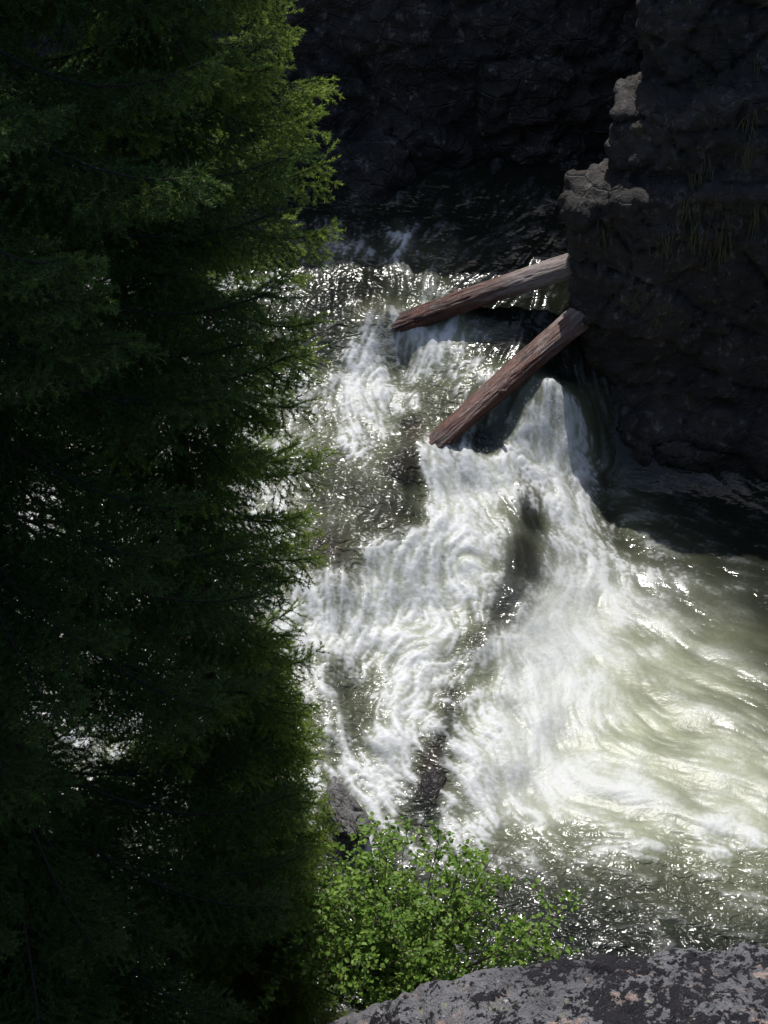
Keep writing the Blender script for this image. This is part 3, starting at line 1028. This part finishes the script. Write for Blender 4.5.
def spruce(x, y, zb, height, radius, zlo, zhi, seed, label, dz=0.19, per=6, needle_step=0.0024, lean=(0, 0), name='spruce_tree', fresh=1.0, trunk_r=0.17, skip=None, needles=None):
    r = np.random.RandomState(seed)
    root = empty(name, (x, y, zb))
    tag(root, label, 'spruce tree', 'spruce trees on the near bank')
    # trunk
    tz = np.linspace(0, height * (0.78 if height < 4 else 1.0), 40)
    tp = np.c_[lean[0] * tz / height + 0.03 * np.sin(tz * 0.9 + seed), lean[1] * tz / height + 0.03 * np.cos(tz * 0.7), tz]
    tr = trunk_r * (1 - tz / height) ** 0.8 + 0.012 + 0.10 * np.exp(-tz * 3)
    v, f = tubes([(tp, tr, 18)])
    v = v + 0.012 * fbm(v * (9, 9, 2.5), 3)[:, None] * np.c_[v[:, 0], v[:, 1], 0 * v[:, 2]] / 0.15
    mesh_obj('trunk', v, f, BARK, root)
    paths = []
    T0, TD, TL, TF = [], [], [], []
    z = zlo
    while z < min(zhi, height - 0.04):
        a0 = r.rand() * 6.283
        sparse = z > 11.5 - zb
        for k in range(per if not sparse else per - 1):
            a = a0 + k / per * 6.283 + r.uniform(-0.35, 0.35)
            zz = z + r.uniform(-0.1, 0.1)
            Lb = max(0.1, radius(zz + zb) * r.uniform(0.80, 1.04))
            if skip and skip(zz + zb, a, r):
                continue
            out = np.array([math.cos(a), math.sin(a), 0])
            side = np.array([-math.sin(a), math.cos(a), 0])
            m = 12
            t = np.linspace(0, 1, m)
            dro = r.uniform(0.16, 0.34)
            curve = out[None] * (Lb * t)[:, None] + side[None] * (0.10 * Lb * r.uniform(-1, 1) * t * t)[:, None]
            curve[:, 2] += Lb * (-dro * np.sin(t * 2.4) - 0.16 * t + 0.07 * t ** 4)
            c0 = np.array([np.interp(zz, tz, tp[:, 0]), np.interp(zz, tz, tp[:, 1]), zz])
            bp = curve + c0
            paths.append((bp, (0.004 + 0.005 * Lb) * (1 - 0.86 * t) + 0.001, 5))
            # fingers along both sides of the bough
            ts = np.arange(0.10, 1.0, 0.045 / max(Lb, 0.4) * (1.0 if not sparse else 1.5))
            ts = np.repeat(ts, 2)
            sg = np.tile([1, -1], len(ts) // 2)
            ts = np.clip(ts + r.uniform(-0.02, 0.02, len(ts)), 0, 0.99)
            ii = ts * (m - 1)
            i0 = ii.astype(int)
            fr_ = (ii - i0)[:, None]
            pp = bp[i0] * (1 - fr_) + bp[np.minimum(i0 + 1, m - 1)] * fr_
            tg = unit(bp[np.minimum(i0 + 1, m - 1)] - bp[i0])
            ln = (0.15 + 0.27 * Lb / 1.9 * np.sin(np.clip((1.05 - ts) / 0.85, 0, 1) * 1.7)) * r.uniform(0.6, 1.15, len(ts))
            dd = unit(tg * 0.9 + side[None] * (sg * r.uniform(0.7, 1.15, len(ts)))[:, None] + np.array([0, 0, 1.0]) * r.uniform(-0.85, 0.08, len(ts))[:, None])
            T0.append(pp); TD.append(dd); TL.append(ln); TF.append(ts)
            # short side sprigs on the longer fingers
            big = np.where(ln > 0.17)[0]
            if len(big) and not sparse:
                for fr2 in (0.35, 0.6, 0.8):
                    s2 = np.where(r.rand(len(big)) < 0.5, 1, -1)
                    pb = pp[big] + dd[big] * (ln[big] * fr2)[:, None]
                    cr = unit(np.cross(dd[big], np.array([0, 0, 1.0])[None]))
                    d2_ = unit(dd[big] * 0.8 + cr * (s2 * 0.9)[:, None] + np.array([0, 0, -0.22])[None])
                    T0.append(pb); TD.append(d2_); TL.append(ln[big] * (1 - fr2) * 0.75 + 0.03); TF.append(np.clip(ts[big] + 0.12 * fr2, 0, 1))
            T0.append(bp[2:-1]); TD.append(unit(bp[3:] - bp[2:-1])); TL.append(np.linalg.norm(bp[3:] - bp[2:-1], axis=1) * 1.1); TF.append(t[2:-1])
            T0.append(bp[-1:] - unit(bp[-1:] - bp[-2:-1]) * 0.1); TD.append(unit(bp[-1:] - bp[-3:-2])); TL.append(np.array([0.2])); TF.append(np.array([1.0]))
        z += dz * r.uniform(0.8, 1.2) * (1.0 if not sparse else 1.3)
    T0.append(np.array([[tp[-1, 0], tp[-1, 1], height - 0.25]])); TD.append(np.array([[0.02, 0, 1.0]])); TL.append(np.array([0.3])); TF.append(np.array([1.0]))
    v, f = tubes(paths)
    T0, TD, TL, TF = np.vstack(T0), np.vstack(TD), np.concatenate(TL), np.concatenate(TF)
    # woody core of each sprig
    nT = len(T0)
    s = unit(np.cross(TD, np.array([0.2, 0.3, 0.9])[None]))
    u = np.cross(s, TD)
    sag = np.array([0, 0, -1.0])
    ring = []
    for q in (0, 2.094, 4.189):
        ring.append(T0 + 0.0026 * (math.cos(q) * s + math.sin(q) * u))
    tipp = T0 + TD * TL[:, None] + sag[None] * (0.35 * TL * TL)[:, None]
    tv = np.stack([ring[0], ring[1], ring[2], tipp], 1).reshape(-1, 3)
    b = np.arange(nT)[:, None] * 4 + len(v)
    tf = np.vstack([b + np.array([[0, 1, 3]]), b + np.array([[1, 2, 3]]), b + np.array([[2, 0, 3]])])
    mesh_obj('branches', np.vstack([v, tv]), [f, tf], BARK, root)
    # needles
    cnt = np.maximum(4, (TL / needle_step)).astype(int)
    wi = np.repeat(np.arange(nT), cnt)
    N = len(wi)
    tt = r.rand(N) ** 0.9
    ph = r.rand(N) * 6.283
    d = TD[wi]
    rad = np.cos(ph)[:, None] * s[wi] + np.sin(ph)[:, None] * u[wi]
    ls = TL[wi] * tt
    bpnt = T0[wi] + d * ls[:, None] + sag[None] * (0.35 * ls * TL[wi] * tt)[:, None]
    nd = unit(d * r.uniform(0.55, 1.0, N)[:, None] + rad * r.uniform(0.6, 0.95, N)[:, None] + np.array([0, 0, 0.12])[None])
    nl = r.uniform(0.018, 0.030, N) * (1 - 0.25 * (tt > 0.93))
    wv = unit(np.cross(nd, r.normal(size=(N, 3)))) * 0.0029
    vv = np.stack([bpnt - wv, bpnt + wv, bpnt + nd * nl[:, None]], 1).reshape(-1, 3)
    ff = np.arange(N * 3).reshape(-1, 3)
    tint = r.rand(nT)[wi] * 0.65 + r.rand(N) * 0.35
    fsh = np.clip(fresh * (0.25 + 0.75 * sstep(0.5, 1.0, TF[wi])) * (0.35 + 0.65 * sstep(0.2, 1.0, tt)) * (0.3 + 0.9 * r.rand(nT)[wi]), 0, 1)  # young tips; a high factor also paints sunlit yellow-green over the boughs
    print('needles', name, N, nT)
    mesh_obj('crown', vv, ff, needles or NEEDLES, root, smooth=False, attrs={'shade': np.repeat(tint, 3), 'fresh': np.repeat(fsh, 3)})
    return root


def rad_main(z):
    return float(np.interp(z, [1.0, 2.5, 4.5, 7, 9.5, 12, 23], [1.35, 1.55, 1.75, 1.85, 1.95, 1.9, 0.1]))


def gap(z, a, r):
    if z < 2.6:
        return r.rand() < 0.55
    if 4.7 < z < 6.2 and -1.9 < ((a + 3.1416) % 6.2832) - 3.1416 < 0.9:
        return r.rand() < 0.65
    return r.rand() < 0.04


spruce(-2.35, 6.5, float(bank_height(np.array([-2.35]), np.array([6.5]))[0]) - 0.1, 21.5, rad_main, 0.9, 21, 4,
       'big dark shaded spruce filling the left side of the view', needle_step=0.0027, needles=SHADED_NEEDLES, fresh=0.25, skip=gap, trunk_r=0.2)


def rad_slim(z):
    return float(np.interp(z, [0.3, 1.5, 3, 4, 5, 6, 7, 8, 9, 10.5, 12.4], [0.45, 0.55, 0.62, 0.66, 0.66, 0.73, 0.81, 0.88, 0.90, 0.74, 0.05]))


spruce(-1.12, 7.25, float(bank_height(np.array([-1.12]), np.array([7.25]))[0]) - 0.1, 12.0, rad_slim, 0.3, 14, 12,
       'slender spruce with sunlit yellow-green boughs along the edge of the white water', dz=0.19, per=5, needle_step=0.0026, fresh=1.3, trunk_r=0.07)  # fresh tint raised so the colour suggests sun on this edge


def rad_young(z):
    return float(np.interp(z, [0.3, 1.2, 2.4, 3.6, 4.6, 5.0], [0.50, 0.54, 0.45, 0.30, 0.12, 0.04]))


spruce(-0.84, 7.52, float(bank_height(np.array([-0.84]), np.array([7.52]))[0]) - 0.1, 4.7, rad_young, 0.15, 4.6, 23,
       'young spruce in full sun at the water edge beside the cracked boulder', dz=0.16, per=6, needle_step=0.0027, fresh=1.4, trunk_r=0.05)  # more fresh tint here, sunlight partly put into the needle colour


def alder(x, y, zb, seed, label):
    r = np.random.RandomState(seed)
    root = empty('alder_bush', (x, y, zb))
    tag(root, label, 'bush')
    paths, pos, nor = [], [], []
    for k in range(72):
        a = r.rand() * 6.283
        spread_ = r.uniform(0.15, 1.0) ** 0.7
        top = np.array([1.28 * spread_ * math.cos(a), 0.75 * spread_ * math.sin(a), r.uniform(1.5, 2.3) * (1.05 - 0.40 * spread_)])
        if r.rand() < 0.3:
            top[0] *= 0.5
            top[2] *= 1.12
        m = 9
        t = np.linspace(0, 1, m)[:, None]
        mid = top * (0.45, 0.45, 0.62)
        p0 = np.array([r.uniform(-0.12, 0.12), r.uniform(-0.1, 0.1), 0])
        pts = (1 - t) ** 2 * p0 + 2 * t * (1 - t) * mid + t * t * top
        pts += 0.02 * r.normal(size=pts.shape) * t
        paths.append((pts, 0.010 * (1 - 0.85 * t[:, 0]), 6))
        for j in range(10):
            q = r.uniform(0.25, 1.0)
            i0 = q * (m - 1)
            b = pts[int(i0)] + (pts[min(int(i0) + 1, m - 1)] - pts[int(i0)]) * (i0 % 1)
            dr = unit(np.array([r.normal(), r.normal(), r.uniform(-0.2, 0.9)]))
            ln = r.uniform(0.14, 0.36)
            tw = b + dr * np.linspace(0, ln, 5)[:, None] + np.array([0, 0, -0.10]) * (np.linspace(0, 1, 5) ** 2)[:, None] * ln
            paths.append((tw, np.linspace(0.0035, 0.001, 5), 4))
            for l_ in range(17):
                u_ = r.uniform(0.15, 1.05)
                c = b + dr * ln * u_ + r.normal(size=3) * 0.018
                pos.append(c)
                nor.append(unit(np.array([0, 0.05, 1.0]) + 0.55 * r.normal(size=3)))
    v, f = tubes(paths)
    mesh_obj('stems', v, f, TWIG, root)
    pos, nor = np.array(pos), np.array(nor)
    N = len(pos)
    ax = unit(np.cross(nor, r.normal(size=(N, 3))))
    sd_ = np.cross(nor, ax)
    L = r.uniform(0.026, 0.054, N)[:, None]
    Wd = L * r.uniform(0.34, 0.44, N)[:, None]
    # ovate leaf folded on its midrib: 8 vertices, 6 triangles
    tpl = [(0, 0, 0), (0.30, 0.92, 0.16), (0.30, -0.92, 0.16), (0.40, 0, 0), (0.68, 0.72, 0.14), (0.68, -0.72, 0.14), (0.75, 0, -0.02), (1.0, 0, -0.10)]
    vv = np.stack([pos + ax * L * a + sd_ * Wd * b + nor * L * c for a, b, c in tpl], 1).reshape(-1, 3)
    tri = np.array([(0, 3, 1), (0, 2, 3), (3, 6, 4), (3, 4, 1), (3, 5, 6), (3, 2, 5), (6, 7, 4), (6, 5, 7)])
    ff = (np.arange(N)[:, None, None] * 8 + tri[None]).reshape(-1, 3)
    mesh_obj('foliage', vv, ff, LEAVES, root, smooth=False, attrs={'shade': np.repeat(r.rand(N), 8), 'fresh': np.repeat((r.rand(N) < 0.25) * r.rand(N), 8)})
    return root


b0 = at_y(406, 985, 6.95)
alder(b0[0], 6.95, float(bank_height(np.array([b0[0]]), np.array([6.95]))[0]), 3,
      'bright green leafy alder bush behind the lichen rock at the water edge')
